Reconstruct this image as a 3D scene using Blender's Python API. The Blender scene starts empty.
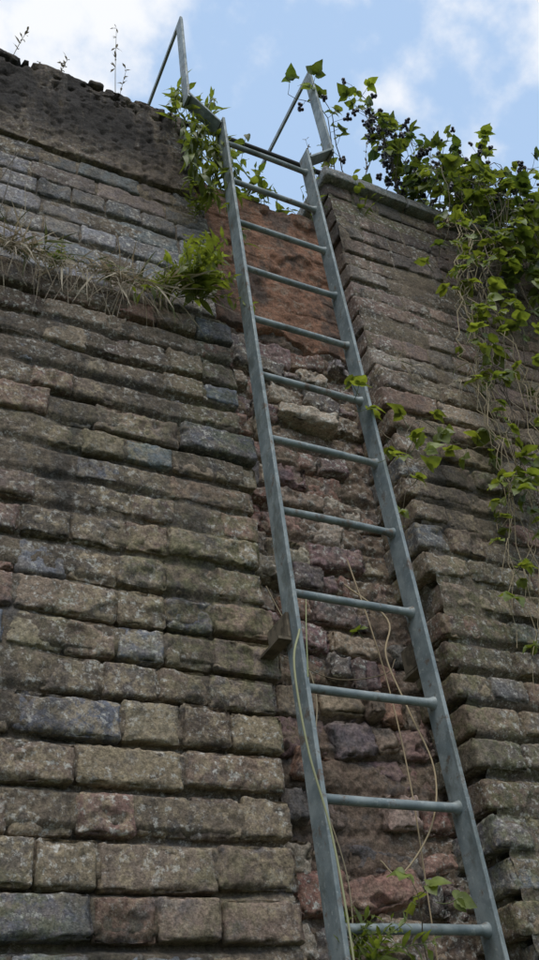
import bpy, math, random
import numpy as np
from mathutils import Matrix, Vector
rng=np.random.default_rng(7); random.seed(7)
S=bpy.context.scene
# ---------------------------------------------------------------- helpers
TAB=rng.random((64,64,64)).astype(np.float32)
def vnoise(P):
    P=np.asarray(P,dtype=np.float64)
    i=np.floor(P).astype(int); f=P-i; f=f*f*(3-2*f)
    i0=i&63; i1=(i+1)&63
    x0,y0,z0=i0.T; x1,y1,z1=i1.T; fx,fy,fz=f.T
    T=TAB
    a=T[x0,y0,z0]*(1-fx)+T[x1,y0,z0]*fx
    b=T[x0,y1,z0]*(1-fx)+T[x1,y1,z0]*fx
    c=T[x0,y0,z1]*(1-fx)+T[x1,y0,z1]*fx
    d=T[x0,y1,z1]*(1-fx)+T[x1,y1,z1]*fx
    return ((a*(1-fy)+b*fy)*(1-fz)+(c*(1-fy)+d*fy)*fz)*2-1
def fbm(P,s,o=3,off=0.0):
    r=0;a=1.0;t=0
    for k in range(o):
        r=r+a*vnoise(P*s+off+17.3*k); t+=a; a*=.5; s*=2.03
    return r/t
def mesh_obj(name,V,Q,mats,T=None,cols=None,midx=None,smooth=True,parent=None):
    V=np.asarray(V,dtype=np.float32); me=bpy.data.meshes.new(name)
    Q=np.asarray(Q if Q is not None and len(Q) else np.zeros((0,4)),dtype=np.int32)
    T=np.asarray(T if T is not None and len(T) else np.zeros((0,3)),dtype=np.int32)
    me.vertices.add(len(V)); me.vertices.foreach_set('co',V.ravel())
    nl=Q.size+T.size; me.loops.add(nl)
    me.loops.foreach_set('vertex_index',np.concatenate([Q.ravel(),T.ravel()]).astype(np.int32))
    npoly=len(Q)+len(T); me.polygons.add(npoly)
    st=np.concatenate([np.arange(len(Q))*4,Q.size+np.arange(len(T))*3]).astype(np.int32)
    me.polygons.foreach_set('loop_start',st)
    try: me.polygons.foreach_set('loop_total',np.concatenate([np.full(len(Q),4),np.full(len(T),3)]).astype(np.int32))
    except Exception: pass
    if midx is not None: me.polygons.foreach_set('material_index',np.asarray(midx,dtype=np.int32))
    me.polygons.foreach_set('use_smooth',np.full(npoly,smooth))
    for m in (mats if isinstance(mats,list) else [mats]): me.materials.append(m)
    if cols is not None:
        a=me.attributes.new('bcol','FLOAT_COLOR','POINT')
        c=np.ones((len(V),4),dtype=np.float32); c[:,:cols.shape[1]]=cols
        a.data.foreach_set('color',c.ravel())
    me.update(calc_edges=True); me.validate()
    ob=bpy.data.objects.new(name,me); S.collection.objects.link(ob)
    if parent: ob.parent=parent
    return ob
def empty(name):
    e=bpy.data.objects.new(name,None); S.collection.objects.link(e); return e

# ---------------------------------------------------------------- materials
class NT:
    def __init__(s,name):
        s.m=bpy.data.materials.new(name); s.m.use_nodes=True; s.t=s.m.node_tree
        s.b=s.t.nodes['Principled BSDF']; s.out=s.t.nodes['Material Output']
        s.co=s.t.nodes.new('ShaderNodeNewGeometry').outputs['Position']
    def n(s,t,**k):
        x=s.t.nodes.new(t)
        for a,v in k.items(): setattr(x,a,v)
        return x
    def l(s,a,b): s.t.links.new(a,b)
    def noise(s,scale,detail=4,rough=.6,off=0,stretch=None):
        mp=s.n('ShaderNodeMapping'); s.l(s.co,mp.inputs[0]); mp.inputs['Location'].default_value=(off,off*1.7,off*.3)
        if stretch: mp.inputs['Scale'].default_value=stretch
        x=s.n('ShaderNodeTexNoise'); s.l(mp.outputs[0],x.inputs['Vector'])
        x.inputs['Scale'].default_value=scale; x.inputs['Detail'].default_value=detail; x.inputs['Roughness'].default_value=rough
        return x.outputs['Fac']
    def ramp(s,f,a,b,va=0.,vb=1.):
        x=s.n('ShaderNodeMapRange'); s.l(f,x.inputs[0]); x.interpolation_type='SMOOTHSTEP'
        x.inputs[1].default_value=a; x.inputs[2].default_value=b; x.inputs[3].default_value=va; x.inputs[4].default_value=vb
        return x.outputs[0]
    def mix(s,f,a,b,mode='MIX'):
        x=s.n('ShaderNodeMix',data_type='RGBA',blend_type=mode)
        if isinstance(f,(int,float)): x.inputs[0].default_value=f
        else: s.l(f,x.inputs[0])
        for i,v in ((6,a),(7,b)):
            if isinstance(v,tuple): x.inputs[i].default_value=(*v,1)
            else: s.l(v,x.inputs[i])
        return x.outputs[2]
    def scale(s,c,f):
        x=s.n('ShaderNodeVectorMath',operation='SCALE'); s.l(c,x.inputs[0]); s.l(f,x.inputs['Scale']); return x.outputs[0]
    def math(s,op,a,b):
        x=s.n('ShaderNodeMath',operation=op)
        for i,v in enumerate((a,b)):
            if isinstance(v,(int,float)): x.inputs[i].default_value=v
            else: s.l(v,x.inputs[i])
        return x.outputs[0]
    def attr(s,name='bcol'):
        x=s.n('ShaderNodeAttribute',attribute_name=name); return x.outputs['Color']
    def bump(s,h,dist,strength=1.,prev=None):
        x=s.n('ShaderNodeBump'); s.l(h,x.inputs['Height']); x.inputs['Distance'].default_value=dist; x.inputs['Strength'].default_value=strength
        if prev: s.l(prev,x.inputs['Normal'])
        return x.outputs[0]

def masonry(name,lichen=1.,base=None,grime=1.,moss=.35,pale=1.,gain=1.,top=0.,zt=(2.35,3.0)):
    k=NT(name)
    c=k.attr() if base is None else k.mix(0,base,base)
    c=k.mix(k.ramp(k.noise(22,5,.65,3),.38,.68,0,.5),c,(.21,.162,.118))
    c=k.mix(k.ramp(k.noise(15,5,.65,31),.52,.68,0,.65),c,(.085,.084,.088))
    big=k.noise(2.3,3,.5,9); fine=k.noise(38,6,.75,5)
    m=k.math('MULTIPLY',k.ramp(big,.40,.60),k.ramp(fine,.45,.60))
    c=k.mix(k.math('MULTIPLY',m,.75*lichen),c,(.30,.24,.155))
    m2=k.math('MULTIPLY',k.ramp(k.noise(3.1,3,.5,21),.38,.56),k.ramp(k.noise(62,5,.75,8),.53,.62))
    c=k.mix(k.math('MULTIPLY',m2,.85*pale),c,(.46,.44,.39))
    m4=k.math('MULTIPLY',k.ramp(k.noise(1.7,3,.5,44),.47,.62),k.ramp(k.noise(30,5,.7,48),.43,.58))
    c=k.mix(k.math('MULTIPLY',m4,moss),c,(.11,.125,.045))
    m3=k.ramp(k.noise(5,7,.7,14,(1,1,.55)),.49,.70,0,.7*grime)
    c=k.mix(m3,c,(.040,.036,.032))
    if top:
        sx=k.n('ShaderNodeSeparateXYZ'); k.l(k.co,sx.inputs[0])
        zz=k.ramp(sx.outputs['Z'],zt[0],zt[1]); st=k.ramp(k.noise(5,6,.7,77,(1.3,1,.22)),.34,.56)
        c=k.mix(k.math('MULTIPLY',k.math('MULTIPLY',zz,st),top),c,(.026,.023,.021))
    c=k.scale(c,k.ramp(k.noise(120,5,.8,2),.28,.72,.62*gain,1.95*gain))
    k.l(c,k.b.inputs['Base Color']); k.b.inputs['Roughness'].default_value=.93
    k.b.inputs['Specular IOR Level'].default_value=.25
    b=k.bump(k.noise(55,7,.75,6),.009,1.); b=k.bump(k.noise(240,4,.75,7),.0022,.9,b)
    k.l(b,k.b.inputs['Normal']); return k.m
M_brick=masonry('weathered_brick',1,None,.8,.45)
M_brick_dark=masonry('recess_brick',.4,None,.7,.1,1.3,1.1)
M_up=masonry('parapet_brick',.4,None,.7,.15,1,1.05,.7,(2.1,2.8))
M_mortar=masonry('mortar',.7,(.125,.10,.075),1.1,.4,1,.9)
M_mortar2=masonry('recess_mortar',.5,(.17,.12,.09),.9,.1)
M_cope=masonry('coping_concrete',.7,(.13,.10,.078),1.1,.55,.6,.95,.95,(2.5,2.8))
M_slab=masonry('coping_slab',.4,(.22,.235,.24),.6,.3,1,.9)
k=NT('red_clay_face')
c=k.mix(k.ramp(k.noise(7,6,.7,1),.35,.65),(.17,.085,.05),(.34,.17,.10))
c=k.mix(k.ramp(k.noise(19,6,.75,5),.50,.64,0,.8),c,(.33,.245,.18))
c=k.mix(k.ramp(k.noise(5,6,.7,9,(1,1,.4)),.46,.60,0,.85),c,(.075,.055,.043))
c=k.scale(c,k.ramp(k.noise(110,5,.8,2),.28,.72,.5,1.5))
k.l(c,k.b.inputs['Base Color']); k.b.inputs['Roughness'].default_value=.95
b=k.bump(k.noise(35,7,.75,6),.014,1.); b=k.bump(k.noise(200,4,.75,7),.002,.9,b); k.l(b,k.b.inputs['Normal']); M_clay=k.m

k=NT('galvanised_steel')
c=k.mix(k.ramp(k.noise(18,5,.6,1),.35,.65),(.17,.205,.21),(.28,.315,.31))
c=k.mix(k.ramp(k.noise(60,4,.7,2),.56,.7,0,.7),c,(.44,.46,.43))
c=k.mix(k.ramp(k.noise(26,5,.7,12),.56,.68,0,.8),c,(.14,.09,.055))
c=k.mix(k.ramp(k.noise(9,6,.75,19,(1,1,.5)),.50,.68,0,.65),c,(.09,.10,.08))
k.l(c,k.b.inputs['Base Color']); k.b.inputs['Metallic'].default_value=.2
k.l(k.ramp(k.noise(40,4,.6,4),.3,.7,.5,.78),k.b.inputs['Roughness'])
k.l(k.bump(k.noise(150,4,.6,5),.0008,.7),k.b.inputs['Normal']); M_steel=k.m
k=NT('rusty_bracket')
c=k.mix(k.ramp(k.noise(40,5,.6,1),.4,.6),(.07,.055,.035),(.15,.12,.08))
k.l(c,k.b.inputs['Base Color']); k.b.inputs['Roughness'].default_value=.85; M_rust=k.m

def leafmat(name,rough=.45,trans=.45,tint=(1.5,1.45,.55)):
    k=NT(name); c=k.attr(); c=k.scale(c,k.ramp(k.noise(45,3,.5,1),.3,.7,.75,1.25))
    k.l(c,k.b.inputs['Base Color']); k.b.inputs['Roughness'].default_value=rough
    t=k.n('ShaderNodeBsdfTranslucent'); k.l(k.mix(1,c,tint,'MULTIPLY'),t.inputs[0])
    mx=k.n('ShaderNodeMixShader'); mx.inputs[0].default_value=trans
    k.l(k.b.outputs[0],mx.inputs[1]); k.l(t.outputs[0],mx.inputs[2]); k.l(mx.outputs[0],k.out.inputs[0]); return k.m
M_leaf=leafmat('leaf'); M_dry=leafmat('dry_grass_blade',.8,.3,(1.1,1.,.85))
k=NT('stem'); c=k.attr(); k.l(c,k.b.inputs['Base Color']); k.b.inputs['Roughness'].default_value=.7; M_stem=k.m
k=NT('berry'); k.b.inputs['Base Color'].default_value=(.012,.008,.014,1); k.b.inputs['Roughness'].default_value=.3; M_berry=k.m
k=NT('ground_grass')
c=k.mix(k.ramp(k.noise(3,6,.7,1),.35,.65),(.05,.075,.025),(.10,.11,.045)); k.l(c,k.b.inputs['Base Color']); k.b.inputs['Roughness'].default_value=.95
k.l(k.bump(k.noise(25,5,.7,2),.05),k.b.inputs['Normal']); M_ground=k.m

# ---------------------------------------------------------------- bricks
CH=.0955
TPL={}
def template(nx,ny,nz):
    key=(nx,ny,nz)
    if key in TPL: return TPL[key]
    idx={};V=[];Q=[]
    def g(i,j,l):
        t=(i,j,l)
        if t not in idx: idx[t]=len(V); V.append((i/nx*2-1,j/ny*2-1,l/nz*2-1))
        return idx[t]
    for i in range(nx):
        for l in range(nz): Q.append((g(i,0,l),g(i+1,0,l),g(i+1,0,l+1),g(i,0,l+1)))
    for j in range(ny):
        for l in range(nz):
            Q.append((g(0,j+1,l),g(0,j,l),g(0,j,l+1),g(0,j+1,l+1)))
            Q.append((g(nx,j,l),g(nx,j+1,l),g(nx,j+1,l+1),g(nx,j,l+1)))
    for i in range(nx):
        for j in range(ny):
            Q.append((g(i,j,nz),g(i+1,j,nz),g(i+1,j+1,nz),g(i,j+1,nz)))
            Q.append((g(i,j+1,0),g(i+1,j+1,0),g(i+1,j,0),g(i,j,0)))
    TPL[key]=(np.array(V,dtype=float),np.array(Q)); return TPL[key]
class Bricks:
    def __init__(s): s.P=[];s.N=[];s.A=[];s.C=[];s.Q=[];s.n=0
    def add(s,x0,x1,y0,y1,z0,z1,col,amp=.0025,r=.008,tilt=.006):
        vis=(-1.15<x0<2.6) and (-.25<z0<3.3)
        res=(.0048 if z0<1.3 else .0066) if vis else .045
        h=np.array([x1-x0,y1-y0,z1-z0])/2; c=np.array([x0+x1,y0+y1,z0+z1])/2
        n=[max(2,int(round(2*a/res))) for a in h]; n[1]=max(2,min(n[1],int(2*h[1]/(res*2))+1))
        V,Q=template(*n)
        P=V*h; r=min(r,h.min()*.8)
        inner=np.clip(P,-(h-r),h-r); d=P-inner; ln=np.linalg.norm(d,axis=1,keepdims=True); ln[ln==0]=1; N=d/ln
        P=inner+N*r
        t=rng.normal(0,tilt,3)
        P[:,2]*=1+rng.normal(0,.03)*P[:,0]/h[0]; P[:,0]*=1+rng.normal(0,.015)*P[:,2]/h[2]
        P=P+np.cross(t,P)*1.0
        dedge=np.minimum((h[0]-np.abs(V[:,0])*h[0]),(h[2]-np.abs(V[:,2])*h[2]))
        E=np.clip(1-dedge/.016,0,1)*(N[:,1]<-.15)
        s.P.append(P+c); s.N.append(N); s.A.append(np.stack([np.full(len(P),amp),E],1)); s.C.append(np.tile(col,(len(P),1))); s.Q.append(Q+s.n); s.n+=len(P)
    def build(s,name,mat,parent):
        P=np.concatenate(s.P);N=np.concatenate(s.N);AE=np.concatenate(s.A);A=AE[:,0];E=AE[:,1]
        n1=fbm(P,26,3,3.); n2=fbm(P,95,2,9.)
        edge=1-np.abs(N).max(axis=1)
        n3=np.clip(fbm(P,30,3,40.)-.02,0,1)
        P0=P
        P=P+N*((n1*.8+n2*.7)*A)[:,None]-N*(edge*n3*A*16)[:,None]
        P[:,1]+=E**1.5*np.clip(fbm(P0,24,3,91.)+.12,0,.6)*A*6.5
        spall=np.clip(fbm(P0,10,4,71.)-.18,0,.12)*8
        P[:,1]+=spall*A*2.6*(N[:,1]<-.2)
        return mesh_obj(name,P,np.concatenate(s.Q),mat,cols=np.concatenate(s.C),parent=parent)
PAL_L=[((.18,.135,.10),.34),((.125,.098,.082),.2),((.130,.140,.160),.19),((.20,.125,.10),.08),((.235,.185,.13),.19)]
PAL_U=[((.18,.185,.195),.5),((.14,.135,.135),.25),((.18,.15,.13),.25)]
PAL_R=[((.185,.14,.103),.4),((.145,.11,.088),.22),((.16,.16,.165),.15),((.21,.135,.105),.08),((.24,.19,.135),.15)]
PAL_RU=[((.22,.155,.125),.5),((.185,.135,.115),.3),((.22,.19,.16),.2)]
PAL_B=[((.25,.135,.11),.28),((.20,.13,.13),.22),((.25,.19,.145),.18),((.14,.12,.12),.14),((.36,.30,.24),.1),((.28,.175,.145),.12)]
def pick(pal):
    w=np.array([p[1] for p in pal]); c=np.array(pal[rng.choice(len(pal),p=w/w.sum())][0])
    return c*(1+rng.normal(0,.17))*(1+rng.normal(0,.03,3))
EDGE={}
def edgeoff(k,side):
    if (k,side) not in EDGE: EDGE[(k,side)]=rng.uniform(-.008,.012)+(rng.uniform(.0,.028) if rng.random()<.3 else 0)
    return EDGE[(k,side)]
def courses(B,xe,dirn,xfar,z0,z1,yf,depth_edge,pal,amp,r,gapb,jit,side,toothed=1.):
    k0=int(math.floor(z0/CH+.5)); k1=int(round(z1/CH))
    for k in range(k0,k1):
        zz=k*CH; gap=gapb*rng.uniform(.45,1.9)
        x=xe-dirn*edgeoff(k,side)*toothed; first=True
        cj=rng.normal(0,jit*.6)
        while (x<xfar if dirn>0 else x>xfar):
            L=.238 if rng.random()<(.5 if k%2 else .12) else .122
            if first and rng.random()<.3: L=.17
            L*=rng.uniform(.92,1.08)
            a,b=(x+.0022,x+L-.0022) if dirn>0 else (x-L+.0022,x-.0022)
            wav=.006*math.sin(a*2.1+k*.05)+.004*math.sin(a*5+k)
            y=yf+cj+rng.normal(0,jit)
            B.add(a,b,y,yf+(depth_edge if first else .09),zz+gap/2+wav+rng.normal(0,.002),zz+CH-gap/2+wav+rng.normal(0,.002),pick(pal),amp,r*rng.uniform(.7,1.8),.009)
            x+=dirn*L; first=False
def sheet(name,x0,x1,z0,z1,res,yf,mat,parent,bed=.026,base=.006,amp=.008,beds=True,fl=2.0):
    nx=int((x1-x0)/res)+1; nz=int((z1-z0)/res)+1
    X,Z=np.meshgrid(np.linspace(x0,x1,nx),np.linspace(z0,z1,nz))
    X=X.ravel();Z=Z.ravel(); P=np.stack([X,X*0,Z],1)
    v=np.abs((Z/CH+.5)%1-.5)*CH
    bm=np.clip(1.3-v/.014,0,1)
    nn=fbm(P,13,4,5.)
    flush=np.clip(fbm(P,3.2,3,55.)*fl,0,1)
    y=yf+base+(bed*bm*(1-.9*flush) if beds else 0)+nn*amp+fbm(P,60,2,2.)*amp*.45-flush*.004
    P[:,1]=y
    i=np.arange(nz-1)[:,None]*nx+np.arange(nx-1)[None]; i=i.ravel()
    Q=np.stack([i,i+1,i+nx+1,i+nx],1)
    return mesh_obj(name,P,Q,mat,parent=parent)
def box(name,x0,x1,y0,y1,z0,z1,mat,parent,bev=0.,seg=2):
    V=[(x,y,z) for x in (x0,x1) for y in (y0,y1) for z in (z0,z1)]
    Q=[(0,1,3,2),(4,6,7,5),(0,4,5,1),(2,3,7,6),(0,2,6,4),(1,5,7,3)]
    o=mesh_obj(name,V,Q,mat,smooth=False,parent=parent)
    if bev:
        m=o.modifiers.new('b','BEVEL'); m.width=bev; m.segments=seg
    return o
YL=.10; YU=.165; YB=.27; XL=-.012; XR=.525; ZG=-2.0; ZLED=1.82; ZTOP=3.12; ZBAND=2.575
XFL=-3.2; XFR=4.6
wall=empty('brick_wall')
B=Bricks()
courses(B,XL,-1,XFL,ZG,ZLED,YL,.19,PAL_L,.0036,.0045,.0145,.0055,'L')
B.build('left_bricks',M_brick,wall)
B=Bricks()
courses(B,XR,1,XFR,ZG,ZLED,YL,.19,PAL_R,.0038,.0045,.0145,.006,'R',-1)
B.build('right_bricks',M_brick,wall)
B=Bricks()
courses(B,XL-.01,-1,XFL,ZLED,ZBAND,YU,.13,PAL_U,.0022,.0035,.010,.003,'LU',.6)
B.build('left_parapet_bricks',M_up,wall)
B=Bricks()
courses(B,XR+.045,1,XFR,ZLED,ZTOP-.07,YU,.13,PAL_RU,.0026,.0035,.010,.004,'RU',-.6)
B.build('right_parapet_bricks',M_up,wall)
B=Bricks()
k=int(ZG/CH)
while k*CH<2.02:
    x=-.08
    while x<.62:
        L=rng.choice([.11,.14,.2,.07,.05]); g=rng.uniform(.004,.018)
        if rng.random()>.08 and not (k*CH>1.93 and rng.random()<.4):
            hh=rng.uniform(.6,1.0) if rng.random()<.25 else 1.
            B.add(x+.003,x+L-.003,YB+rng.normal(0,.015),YB+.12,k*CH+g*.6+rng.normal(0,.005),k*CH+CH*hh-g*.6+rng.normal(0,.005),pick(PAL_B),.0085,.008,.11)
        x+=L
    k+=1
B.build('recess_bricks',M_brick_dark,wall)
sheet('left_mortar',-1.2,XL-.015,-.3,ZLED,.007,YL,M_mortar,wall)
sheet('left_mortar_outer',XFL,-1.19,ZG,ZLED,.03,YL+.002,M_mortar,wall)
sheet('left_mortar_low',-1.2,XL-.015,ZG,-.29,.03,YL+.002,M_mortar,wall)
sheet('right_mortar',XR+.03,1.9,-.3,ZLED,.008,YL+.004,M_mortar,wall)
sheet('right_mortar_outer',1.89,XFR,ZG,ZLED,.03,YL+.002,M_mortar,wall)
sheet('right_mortar_low',XR+.03,1.9,ZG,-.29,.03,YL+.006,M_mortar,wall)
sheet('left_parapet_mortar',XFL,XL-.02,ZLED-.05,ZBAND+.02,.012,YU,M_mortar,wall,.010,.006,.003)
sheet('right_parapet_mortar',XR+.055,XFR,ZLED-.05,ZTOP-.05,.012,YU,M_mortar,wall,.010,.005,.003)
sheet('recess_mortar',-.1,.66,ZG,2.08,.006,YB,M_mortar2,wall,.016,.014,.022)
def clay():
    res=.006; x0,x1,z0,z1=-.1,.66,1.9,2.87
    nx=int((x1-x0)/res)+1; nz=int((z1-z0)/res)+1
    X,Z=np.meshgrid(np.linspace(x0,x1,nx),np.linspace(z0,z1,nz)); P=np.stack([X.ravel(),X.ravel()*0,Z.ravel()],1)
    edge=2.02+fbm(P,7,3,8.)*.10
    body=np.clip((P[:,2]-edge)/.012,0,1)
    v=np.abs((P[:,2]/CH+.5)%1-.5)*CH; cr=np.clip(1-v/.006,0,1)*np.clip(fbm(P,5,2,66.)*3+.3,0,1)
    P[:,1]=YB+.05-body*.062+fbm(P,9,5,3.)*.016+fbm(P,40,3,13.)*.007+cr*.011+np.clip(fbm(P,6,3,23.)-.2,0,.06)*.22
    i=(np.arange(nz-1)[:,None]*nx+np.arange(nx-1)[None]).ravel()
    mesh_obj('recess_clay_face',P,np.stack([i,i+1,i+nx+1,i+nx],1),M_clay,parent=wall)
clay()
box('core_left',XFL,XL-.03,YL+.06,.62,ZG,ZLED-.01,M_mortar,wall)
box('core_right',XR+.03,XFR,YL+.06,.62,ZG,ZLED-.01,M_mortar,wall)
box('core_left_upper',XFL,XL-.035,YU+.03,.618,ZLED-.01,ZTOP-.08,M_mortar,wall)
box('core_right_upper',XR+.07,XFR,YU+.03,.618,ZLED-.01,ZTOP-.06,M_mortar,wall)
box('core_recess',XL-.03,XR+.07,YB+.075,.622,ZG,2.84,M_mortar2,wall)
def rough_block(name,x0,x1,y0,y1,z0,z1,mat,parent,res=.012,amp=.008,r=.015,fs=14,pits=0.,big=.8):
    h=np.array([x1-x0,y1-y0,z1-z0])/2; c=np.array([x0+x1,y0+y1,z0+z1])/2
    n=[max(2,int(2*a/res)) for a in h]; n[1]=max(2,int(2*h[1]/.03))
    V,Q=template(*n); P=V*h; inner=np.clip(P,-(h-r),h-r); d=P-inner; ln=np.linalg.norm(d,axis=1,keepdims=True); ln[ln==0]=1; N=d/ln
    P=inner+N*r+c
    D=fbm(P,fs,4,12.)*amp+fbm(P,4,2,31.)*amp*big+fbm(P,50,2,3.)*amp*.45
    if pits: D-=np.clip(fbm(P,38,3,77.)-.22,0,.2)*pits*(.25+1.5*np.clip((P[:,2]-z1+.18)/.18,0,1))
    P=P+N*D[:,None]
    return mesh_obj(name,P,Q,mat,parent=parent)
rough_block('coping_band',-1.5,XL-.06,YU-.012,.64,ZBAND,ZTOP,M_cope,wall,.008,.014,.012,11,.15)
rough_block('coping_band_outer',XFL,-1.49,YU-.010,.638,ZBAND,ZTOP-.003,M_cope,wall,.03,.013,.02)
for i in range(40):
    if i<28: x=rng.uniform(-1.0,-.08); z=ZTOP+rng.uniform(-.015,.01); y=YU+rng.uniform(.0,.05)
    else: x=XL-rng.uniform(.0,.07); z=rng.uniform(ZBAND+.05,ZTOP); y=YU+rng.uniform(.03,.08)
    s=rng.uniform(.008,.026)
    rough_block('loose_stone',x-s*1.5,x+s*1.5,y-s,y+s,z-s*.7,z+s*.7,M_cope,wall,.008,.007,s*.6,30)
x=XR+.03
while x<XFR:
    L=rng.uniform(.42,.5)
    rough_block('coping_slab',x+.003,x+L-.003,YU-.035+rng.normal(0,.003),.64,ZTOP-.065,ZTOP+rng.normal(0,.003),M_slab,wall,.012,.004,.006)
    x+=L
for (a,b) in ((XFL,XL-.02),(XR+.02,XFR)):
    rough_block('ledge_fillet',a,b,YL+.012,YU+.02,ZLED-.03,ZLED+.03,M_mortar,wall,.012,.016,.02)

# ---------------------------------------------------------------- ladder
ladder=empty('metal_ladder')
W=.35; HY=.031; TK=.011
def strip(name,pts,wdirs,widths,tdirs,th,parent,mat=M_steel):
    V=[];Q=[]
    for p,w,ww,t in zip(pts,wdirs,widths,tdirs):
        p=np.array(p);w=np.array(w)/np.linalg.norm(w)*ww/2;t=np.array(t)/np.linalg.norm(t)*th/2
        V+=[p-w-t,p+w-t,p+w+t,p-w+t]
    n=len(pts)
    for i in range(n-1):
        for j in range(4): Q.append((4*i+j,4*i+(j+1)%4,4*i+4+(j+1)%4,4*i+4+j))
    Q.append((3,2,1,0)); Q.append((4*n-4,4*n-3,4*n-2,4*n-1))
    o=mesh_obj(name,V,Q,mat,smooth=False,parent=parent)
    m=o.modifiers.new('b','BEVEL'); m.width=.0022; m.segments=2
    return o
for nm,x,sg in (('left_rail',-TK/2,-1),('right_rail',W+TK/2,1)):
    zs=np.linspace(-1.75,2.87,40)
    strip(nm,[(x+.0012*math.sin(z*2.3),.0015*math.sin(z*1.7+1),z) for z in zs],[(0,1,0)]*40,[HY*2]*40,[(1,0,0)]*40,TK,ladder)
    xo=x+sg*.135
    a=np.array((x+sg*.010,0.,2.83)); b=np.array((xo,0.,2.965)); dd=(b-a)/np.linalg.norm(b-a)
    tn=(-dd[2],0,dd[0])
    strip(nm+'_splay',[a,b],[(0,1,0)]*2,[.058]*2,[tn]*2,.010,ladder)
    strip(nm+'_upright',[(xo,.0,2.94),(xo-sg*.004,.0,3.60)],[(0,1,0)]*2,[.052]*2,[(1,0,0)]*2,.011,ladder)
    strip(nm+'_return_bar',[(xo-sg*.004,-.022,3.612),(xo-sg*.01,.78,3.60)],[(0,0,1)]*2,[.026]*2,[(1,0,0)]*2,.0115,ladder)
    strip(nm+'_rear_leg',[(xo-sg*.01,.77,3.60),(xo-sg*.01,.77,2.2)],[(0,1,0)]*2,[.04]*2,[(1,0,0)]*2,.011,ladder)
def tube_arrays(pts,rads,seg=8,cap=True):
    pts=np.array(pts,float); n=len(pts)
    T=np.gradient(pts,axis=0); T/=np.linalg.norm(T,axis=1,keepdims=True)+1e-9
    up=np.array([.13,.21,.97]) if abs(T[0][2])<.8 else np.array([.9,.3,.1])
    A=np.cross(T,up); A/=np.linalg.norm(A,axis=1,keepdims=True)+1e-9; Bn=np.cross(T,A)
    th=np.arange(seg)*2*math.pi/seg
    V=pts[:,None]+(A[:,None]*np.cos(th)[None,:,None]+Bn[:,None]*np.sin(th)[None,:,None])*np.array(rads)[:,None,None]
    i=np.arange(n-1)[:,None]*seg; j=np.arange(seg)[None]
    Q=np.stack([(i+j),(i+(j+1)%seg),(i+seg+(j+1)%seg),(i+seg+j)],-1).reshape(-1,4)
    return V.reshape(-1,3),Q
V=[];Q=[];n=0
for i in range(-6,12):
    z=.25*i; sag=rng.normal(0,.0015)
    xs=[-.001,.004,.012,.02]+list(np.linspace(.06,.29,6))+[W-.02,W-.012,W-.004,W+.001]
    rr=[.0165,.0145,.0115,.0105]+[.0105]*6+[.0105,.0115,.0145,.0165]
    v,q=tube_arrays([(x,.004,z+sag*math.sin(x/W*3.14)) for x in xs],rr,14)
    V.append(v);Q.append(q+n);n+=len(v)
mesh_obj('rungs',np.concatenate(V),np.concatenate(Q),M_steel,parent=ladder)
for z in (.66,-1.2):
    for x,sg in ((-TK-.001,-1),(W+TK+.001,1)):
        xx=sorted((x,x+sg*.034)); 
        box('wall_bracket',xx[0],xx[1],.0,.115,z-.045,z-.037,M_rust,ladder,.001)
        xx=sorted((x,x+sg*.007)); box('bracket_cleat',xx[0],xx[1],.0,.10,z-.036,z+.03,M_rust,ladder,.001)
pt=empty('overhead_pipe')
v,q=tube_arrays([(x,.17,3.115+.006*math.sin(x*4)) for x in np.linspace(-.14,1.1,24)],[.011]*24,10)
k=NT('dark_pipe'); k.b.inputs['Base Color'].default_value=(.035,.035,.035,1); k.b.inputs['Roughness'].default_value=.7
mesh_obj('pipe',v,q,k.m,parent=pt)

# ---------------------------------------------------------------- plants
def unit(v): v=np.asarray(v,float); return v/(np.linalg.norm(v)+1e-9)
def leaf_tpl(kind):
    if kind=='ovate': prof=[(0,.0),(.06,.2),(.15,.31),(.24,.35),(.33,.40),(.43,.38),(.52,.37),(.62,.30),(.72,.25),(.82,.15),(.91,.08),(1,.0)]
    elif kind=='lance': prof=[(0,.0),(.1,.06),(.25,.1),(.45,.115),(.65,.09),(.85,.045),(1,0)]
    else: prof=[(0,.012),(.2,.014),(.4,.015),(.6,.012),(.8,.008),(1,0)]
    V=[];Q=[]
    for i,(u,w) in enumerate(prof):
        j=1 if kind!='ovate' or i in(0,len(prof)-1) else (1.07 if i%2 else .90)
        droop=-.16*u*u
        V+=[(u-.03*(i%2),-w*j,droop+w*.28),(u,0,droop),(u-.03*(i%2),w*j,droop+w*.28)]
    for i in range(len(prof)-1):
        a=3*i; Q+=[(a,a+1,a+4,a+3),(a+1,a+2,a+5,a+4)]
    return np.array(V),np.array(Q)
LT={k:leaf_tpl(k) for k in('ovate','lance','blade')}
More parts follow.
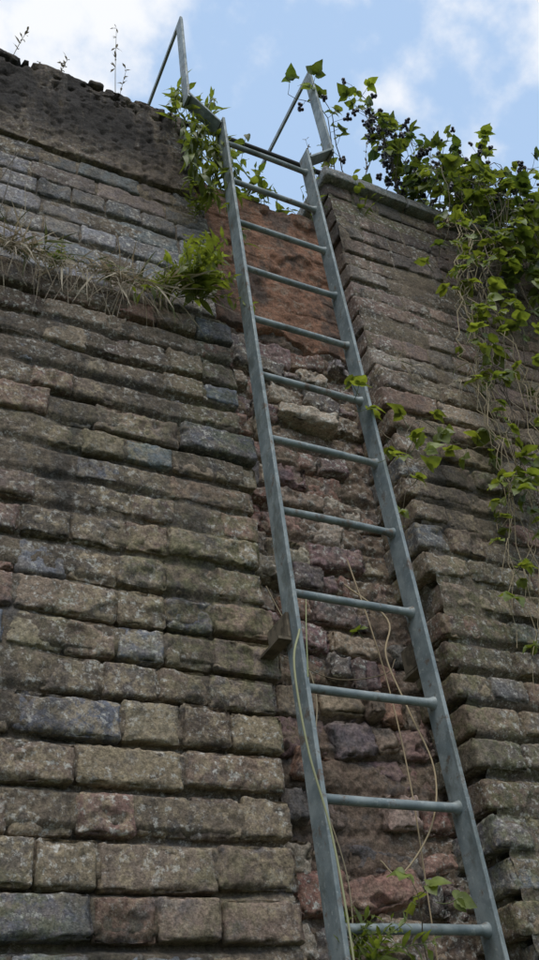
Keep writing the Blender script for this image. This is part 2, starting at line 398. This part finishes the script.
class Plant:
    def __init__(s): s.V=[];s.Q=[];s.C=[];s.M=[];s.n=0
    def put(s,V,Q,c,m):
        s.V.append(V);s.Q.append(Q+s.n);s.C.append(np.tile(c,(len(V),1)));s.M.append(np.full(len(Q),m));s.n+=len(V)
    def leaf(s,p,d,nrm,L,col,kind='ovate',wid=1.,curl=0.):
        d=unit(d); b=unit(np.cross(nrm,d)); w=np.cross(d,b)
        T,Q=LT[kind]; T=T.copy(); T[:,2]-=curl*T[:,0]**2; T[:,2]+=rng.normal(0,.06)*np.sin(T[:,0]*7)*np.sign(T[:,1])
        s.put(np.asarray(p)+L*(T[:,0:1]*d+T[:,1:2]*wid*b+T[:,2:3]*w),Q,col,0)
    def stem(s,pts,r0,r1,col,seg=6):
        v,q=tube_arrays(pts,np.linspace(r0,r1,len(pts)),seg); s.put(v,q,col,1)
    def berry(s,p,r):
        for k in range(6):
            o=np.asarray(p)+rng.normal(0,r*.5,3); v,q=tube_arrays([o+np.array([0,0,t])*r for t in(-.75,-.45,0,.45,.75)],[r*a*.8 for a in(.1,.6,.75,.6,.1)],6); s.put(v,q,(.01,.01,.01),2)
    def build(s,name,mats=None):
        e=empty(name)
        mesh_obj('foliage',np.concatenate(s.V),np.concatenate(s.Q),mats or [M_leaf,M_stem,M_berry],cols=np.concatenate(s.C),midx=np.concatenate(s.M),parent=e)
        return e
def spline(ctrl,n):
    c=np.array(ctrl,float); c=np.vstack([2*c[0]-c[1],c,2*c[-1]-c[-2]]); out=[]
    m=len(c)-3
    for t in np.linspace(0,m-1e-6,n):
        i=int(t); f=t-i; p0,p1,p2,p3=c[i:i+4]
        out.append(.5*((2*p1)+(-p0+p2)*f+(2*p0-5*p1+4*p2-p3)*f*f+(-p0+3*p1-3*p2+p3)*f**3))
    return np.array(out)
def green(y=None):
    y=rng.random() if y is None else y
    c=np.array((.045,.08,.024))*(1-y)+np.array((.20,.24,.055))*y
    return c*rng.uniform(.7,1.2)
def trifol(P,p,d,L,y=None,petc=(.12,.14,.05)):
    d=unit(d); q=np.asarray(p)+d*L*.9
    P.stem(spline([p,(np.asarray(p)+q)/2+np.array([0,0,-.006]),q],4),.0012,.001,petc,4)
    nrm=unit(np.array([0,-.45,1])+rng.normal(0,.5,3)); side=unit(np.cross(nrm,d))
    c=green(y)
    P.leaf(q,d+np.array([0,0,-.25]),nrm,L,c*rng.uniform(.9,1.1),curl=rng.uniform(0,.35))
    for s_ in(-1,1):
        P.leaf(q,d*.45+side*s_+np.array([0,0,-.15]),nrm+rng.normal(0,.2,3),L*rng.uniform(.65,.9),c*rng.uniform(.9,1.1),curl=rng.uniform(0,.35))
def cane(P,ctrl,n,r,dens,Ls,y=None,berries=0.,start=.1,col=None,jit=.012):
    pts=spline(ctrl,n); pts[1:-1]+=rng.normal(0,jit*.25,(len(pts)-2,3))
    col=col if col is not None else (.13,.10,.055)
    P.stem(pts,r,r*.35,col)
    for i in range(int(n*start),n):
        if rng.random()<dens:
            ti=unit(pts[min(i+1,n-1)]-pts[max(i-1,0)]+1e-6); o=unit(rng.normal(0,1,3)+np.array([-.1,-.6,.25])); o=o-ti*np.dot(o,ti)*.6
            trifol(P,pts[i],o+ti*.3,rng.uniform(*Ls),y if y is None else np.clip(y+rng.normal(0,.2),0,1))
        if rng.random()<berries:
            o=pts[i]+rng.normal(0,.03,3); P.stem([pts[i],(pts[i]+o)/2,o],.001,.001,col,4); P.berry(o,rng.uniform(.011,.016))
bush=Plant()
for i in range(46):
    x0=rng.uniform(.85,2.7); root=(x0,rng.uniform(.2,.5),3.1)
    h=rng.uniform(3.22,3.62)
    sx=rng.normal(-.12,.2)
    tip=(x0+sx*1.6,rng.uniform(-.1,.2),h-rng.uniform(.0,.25))
    cane(bush,[root,(x0+sx*.5,root[1]-.05,(3.1+h)/2+.08),(x0+sx,rng.uniform(0,.25),h),tip],16,.0035,.55,(.045,.078),berries=.3 if h>3.4 else .06)
for i in range(8):
    z=3.30+.05*i
    cane(bush,[(1.05,.25,3.1),(.98,.15,3.3+.03*i),(.88,.05,z),(.76+rng.uniform(-.05,.08),0,z+rng.uniform(-.05,.12))],16,.003,.45,(.04,.07),berries=.4)
for i in range(12):
    x=rng.uniform(.95,2.3); cane(bush,[(x,.2,3.3),(x+.02,.15,3.55),(x+rng.uniform(-.1,.1),.1,3.72+rng.uniform(0,.12))],12,.002,.22,(.03,.05),berries=.6,start=.3)
for i in range(62):
    u_=rng.random()**.7; x0=1.0+1.5*u_; zt=rng.uniform(1.8,2.95)
    xb=x0-rng.uniform(-.04,.14)
    cane(bush,[(x0,.3,3.12),(x0-.02+rng.normal(0,.03),rng.uniform(.0,.1),3.2),(x0-.05+rng.normal(0,.05),rng.uniform(-.12,.03),2.95),(xb+rng.normal(0,.05),rng.uniform(-.05,.06),(2.9+zt)/2),(xb-.02+rng.normal(0,.05),.04,zt)],26,.0024,.42,(.04,.085),y=.65 if i%2 else None,berries=.03)
for i in range(17):
    x0=rng.uniform(.9,1.45); zb=rng.uniform(.55,1.5)
    s=rng.uniform(-.06,.13); q_=lambda: rng.normal(0,.03)
    cane(bush,[(x0+.1,.2,3.1),(x0+q_(),-.02,2.75),(.99+s+q_(),-.03,2.35),(.98+s*1.4+q_(),.0,2.0),(.95+s*1.6+q_(),.02,1.7),(.92+s+q_(),.03,1.3),(.88+s*2-(1.2-zb)*.12,.06,zb)],46,.0026,.15,(.035,.065),y=.8,start=.15,col=(.34,.27,.16) if i%3 else (.12,.09,.06),jit=.05)
bush.build('bramble_bush')

def weed(name,base,n,L,spread,down,y,lean=(0,-.3,.6)):
    P=Plant()
    for i in range(n):
        d=unit(np.array(lean)+rng.normal(0,spread,3)); l=L*rng.uniform(.6,1.2); b=np.array(base)+rng.normal(0,.012,3)
        pts=spline([b,b+d*l*.5,b+d*l+np.array([0,-.02,-down*l])],9)
        c=green(y); P.stem(pts,.0016,.0006,c*.8,5)
        for j in range(1,9):
            t=unit(pts[j]-pts[j-1]); s_=unit(np.cross(t,rng.normal(0,1,3)))
            for q in(-1,1):
                P.leaf(pts[j],t*.7+s_*q,np.array([0,-.3,1])+rng.normal(0,.3,3),l*rng.uniform(.25,.42)*(1.1-j*.07),green(y),'lance',1.3,rng.uniform(0,.4))
    return P.build(name)
weed('ledge_weed',(-.14,.07,1.86),18,.20,.5,.5,.8,(0,-.35,.45))
weed('ledge_weed',(-.24,.09,1.87),6,.11,.5,.2,.6)
weed('ledge_weed',(-.06,.13,2.12),6,.12,.5,.3,.8)
weed('ledge_weed',(-.92,.08,1.83),10,.15,.5,.4,.15)
weed('ledge_weed',(-.58,.09,1.86),6,.08,.5,.3,.4)
weed('ledge_weed',(-.08,.14,2.45),6,.12,.5,.4,.7)
P=Plant()
for i in range(12):
    x=rng.uniform(-.14,.02); b=np.array((x,.15,rng.uniform(2.68,3.12)))
    l=rng.uniform(.18,.6)
    pts=spline([b,b+np.array((rng.uniform(-.03,.04),-.10,.05)),b+np.array((rng.uniform(-.05,.06),-.14,-l*.5)),b+np.array((rng.uniform(-.05,.08),-.11,-l))],14)
    P.stem(pts,.002,.001,(.13,.15,.05),5)
    for j in range(1,14):
        t=unit(pts[j]-pts[j-1])
        for q in range(2):
            s_=unit(rng.normal(0,1,3)); P.leaf(pts[j],t*.6+s_*.8+np.array((0,-.1,-.2)),np.array([0,-.5,1])+rng.normal(0,.3,3),rng.uniform(.045,.09),green(rng.uniform(.4,1.)),'lance',1.1,rng.uniform(.1,.6))
P.build('trailing_willowherb')
P=Plant()
for i in range(26):
    x=rng.uniform(.0,.8); b=np.array((x,rng.uniform(.24,.34),2.86)); tip=b+np.array((rng.normal(0,.08),rng.uniform(-.15,.02),rng.uniform(.05,.3)))
    pts=spline([b,(b+tip)/2+rng.normal(0,.015,3),tip],9); P.stem(pts,.0018,.0008,(.10,.13,.04),5)
    for j in range(2,9):
        P.leaf(pts[j],rng.normal(0,1,3)+np.array((0,-.3,.2)),np.array([0,-.3,1])+rng.normal(0,.3,3),rng.uniform(.025,.06),green(rng.uniform(.3,.9)),'ovate' if i%2 else 'lance',.8,.2)
P.build('wall_top_weed')
P=Plant()
for (x,y,z,h,l) in ((-.34,.25,3.1,.75,.0),(-.33,.3,3.1,.5,.05),(-.62,.3,3.1,.28,-.03),(-.60,.22,3.1,.22,.04),(-.48,.3,3.1,.2,.06),(.70,.3,3.1,.62,.02),(.78,.3,3.1,.45,-.06),(.62,.25,3.1,.3,.05),(.66,.3,3.1,.5,-.04),(-.78,.2,3.1,.3,.05),(.9,.3,3.1,.7,.1)):
    pts=spline([(x,y,z),(x+l*.4,y,z+h*.5),(x+l,y-.02,z+h)],10); P.stem(pts,.0022,.0009,(.16,.13,.08),5)
    for j in range(5,10):
        for q in range(3): P.leaf(pts[j],np.array((0,0,.8))+rng.normal(0,.5,3),(0,-1,.2),rng.uniform(.02,.04),np.array((.15,.12,.07)),'lance',1.2)
P.build('dry_stalks',[M_dry,M_stem,M_berry])
P=Plant()
def tuft(c,n,L,hang,col,spread=.03,wid=1.):
    for i in range(n):
        b=np.array(c)+np.array((rng.normal(0,spread),rng.normal(0,.010),rng.normal(0,.006)))
        d=unit(np.array((rng.normal(0,.7),-.6,rng.uniform(-.5,.7)))); l=L*rng.uniform(.35,1.3)
        P.leaf(b,d,np.array([0,-.2,1])+rng.normal(0,.2,3),l,np.array(col)*rng.uniform(.6,1.2),'blade',rng.uniform(.5,1.)*wid,hang*rng.uniform(.5,2.))
dry=(.44,.38,.28)
for x,n,L in ((-.95,36,.11),(-.87,36,.10),(-.78,20,.08),(-.71,60,.11),(-.65,50,.09),(-.55,25,.08),(-.47,30,.08),(-.41,50,.10),(-.34,50,.11),(-.27,40,.09),(.62,20,.07),(.9,30,.1),(1.2,30,.1)):
    tuft((x,.085,1.855),n,L,1.2,dry,.032)
    tuft((x,.085,1.855),n//3,L*.9,.8,(.13,.15,.06),.035)
for x in(-.9,-.86,-.72,-.80,-.95,-.83,-.78):
    h=rng.uniform(.25,.6); pts=spline([(x,.10,1.85),(x+.03,.06,1.85+h*.5),(x+rng.uniform(-.02,.12),.04,1.85+h)],9); P.stem(pts,.0020,.0010,(.09,.07,.045) if rng.random()<.5 else (.3,.25,.16),4)
for i in range(22):
    x=rng.uniform(-1.0,-.2); l=rng.uniform(.06,.25)
    pts=spline([(x,.11,1.87),(x+rng.normal(0,.03),.06,1.87),(x+rng.normal(0,.06),.07,1.87-l)],10); P.stem(pts,.0011,.0007,(.34,.28,.2),4)
P.build('dry_grass',[M_dry,M_stem,M_berry])
P=Plant()
P.stem(spline([(-.012,-.04,.62),(-.045,-.05,.52),(-.04,-.05,.33),(-.01,-.045,.15),(-.005,-.045,-.1),(-.02,-.04,-.5)],30),.0028,.0022,(.30,.30,.16))
P.stem(spline([(-.01,-.042,.5),(.0,-.05,.62),(.03,-.02,.72)],8),.002,.001,(.26,.28,.13))
cane(P,[(.42,.1,1.5),(.42,.02,1.4),(.46,0,1.28),(.43,.0,1.15),(.38,.08,1.0)],20,.002,.2,(.035,.05),y=.95,start=.1)
cane(P,[(.75,.08,1.5),(.6,.03,1.52),(.5,.0,1.42),(.44,-.03,1.27)],16,.002,.35,(.045,.06),y=.95)
cane(P,[(.95,.08,1.55),(.8,.05,1.48),(.7,.03,1.45),(.6,.0,1.4)],16,.002,.35,(.045,.06),y=.85)
for p in((.33,-.02,1.50),(.30,-.02,1.42),(.33,-.03,1.22),(.30,-.03,1.46),(.52,.02,1.32),(.6,.03,1.36),(.48,.0,1.24)): trifol(P,p,(rng.normal(0,.6),-.6,.3),.05,.95)
P.build('climbing_tendril')
P=Plant()
P.stem(spline([(.30,.2,.95),(.36,.12,.8),(.30,.08,.66),(.31,.05,.5),(.33,.03,.35),(.29,.03,.22),(.20,.05,.12),(.16,.06,.15)],50),.0026,.0018,(.38,.29,.17))
P.stem(spline([(.29,.15,1.0),(.27,.08,.75),(.29,.08,.55),(.27,.05,.3),(.26,.06,.05),(.25,.08,-.3)],40),.0022,.0016,(.32,.24,.14))
P.stem(spline([(.05,.2,.9),(.12,.15,.6),(.06,.1,.35),(.1,.1,.1),(.05,.1,-.2)],40),.0020,.0014,(.32,.26,.16))
P.stem(spline([(.38,.15,.7),(.30,.1,.62),(.16,.12,.60),(.03,.14,.66)],20),.0016,.0012,(.16,.12,.07))
cane(P,[(.18,.12,-.3),(.2,.05,-.1),(.17,-.03,.02),(.15,-.05,.08)],14,.002,.3,(.04,.05),y=.8,start=.5)
trifol(P,(.16,-.03,.05),(.3,-.5,.2),.045,.9); trifol(P,(.22,-.02,.045),(.7,-.4,.0),.045,.9); trifol(P,(.20,.02,.66),(-.5,-.4,.1),.04,.6)
P.build('hanging_vine')
weed('rung_weed',(.03,-.01,-.08),7,.14,.35,.2,.6,(.2,-.2,.8))

# ---------------------------------------------------------------- ground
n=60; xs=np.sign(np.linspace(-1,1,n))*np.abs(np.linspace(-1,1,n))**3*600
X,Y=np.meshgrid(xs,xs); P3=np.stack([X.ravel(),Y.ravel(),np.full(X.size,ZG)],1)
P3[:,2]+=fbm(P3,.05,3,4.)*np.clip((np.hypot(P3[:,0],P3[:,1])-8)/40,0,1)*1.2
i=(np.arange(n-1)[:,None]*n+np.arange(n-1)[None]).ravel()
mesh_obj('ground',P3,np.stack([i,i+1,i+n+1,i+n],1),M_ground)

# ---------------------------------------------------------------- light
EL=math.radians(57); AZ=math.radians(198)
sd=Vector((math.sin(AZ)*math.cos(EL),math.cos(AZ)*math.cos(EL),math.sin(EL)))
sun=bpy.data.lights.new('sun','SUN'); sun.energy=2.0; sun.angle=math.radians(42); sun.color=(1,.95,.88)
so=bpy.data.objects.new('sun',sun); S.collection.objects.link(so); so.rotation_euler=sd.to_track_quat('Z','Y').to_euler()
w=bpy.data.worlds.new('World'); S.world=w; w.use_nodes=True; t=w.node_tree; bg=t.nodes['Background']
sky=t.nodes.new('ShaderNodeTexSky'); sky.sky_type='NISHITA'; sky.sun_disc=False; sky.sun_elevation=EL; sky.sun_rotation=AZ
sky.air_density=1.0; sky.dust_density=1.0
hz=t.nodes.new('ShaderNodeMix'); hz.data_type='RGBA'; hz.inputs[0].default_value=.8; t.links.new(sky.outputs[0],hz.inputs[6]); hz.inputs[7].default_value=(4.7,6.9,10.2,1)
tc=t.nodes.new('ShaderNodeTexCoord'); mp=t.nodes.new('ShaderNodeMapping'); t.links.new(tc.outputs['Generated'],mp.inputs[0])
mp.inputs['Location'].default_value=(5.3,1.1,3.2)
nz=t.nodes.new('ShaderNodeTexNoise'); nz.inputs['Scale'].default_value=7.5; nz.inputs['Detail'].default_value=8; nz.inputs['Roughness'].default_value=.52
t.links.new(mp.outputs[0],nz.inputs['Vector'])
mr=t.nodes.new('ShaderNodeMapRange'); mr.interpolation_type='SMOOTHSTEP'; mr.inputs[1].default_value=.44; mr.inputs[2].default_value=.63; mr.inputs[3].default_value=.08; t.links.new(nz.outputs['Fac'],mr.inputs[0])
mx=t.nodes.new('ShaderNodeMix'); mx.data_type='RGBA'; t.links.new(mr.outputs[0],mx.inputs[0]); t.links.new(hz.outputs[2],mx.inputs[6]); mx.inputs[7].default_value=(9.6,9.8,10.2,1)
t.links.new(mx.outputs[2],bg.inputs[0]); bg.inputs[1].default_value=.1

# ---------------------------------------------------------------- camera
yaw,pitch,roll=.5341,.6834,-.1405
f=Vector((math.sin(yaw)*math.cos(pitch),math.cos(yaw)*math.cos(pitch),math.sin(pitch)))
r=Vector((math.cos(yaw),-math.sin(yaw),0)); u=r.cross(f)
r2=r*math.cos(roll)+u*math.sin(roll); u2=-r*math.sin(roll)+u*math.cos(roll)
cam=bpy.data.cameras.new('camera'); co=bpy.data.objects.new('camera',cam); S.collection.objects.link(co)
Mx=Matrix((r2,u2,-f)).transposed().to_4x4(); Mx.translation=Vector((-.9663,-1.6141,-.4348)); co.matrix_world=Mx
cam.sensor_fit='VERTICAL'; cam.sensor_height=36; cam.sensor_width=36; cam.lens=925/960*36; cam.clip_end=2000; cam.clip_start=.02
S.camera=co
S.view_settings.view_transform='Standard'; S.view_settings.look='None'; S.view_settings.exposure=0
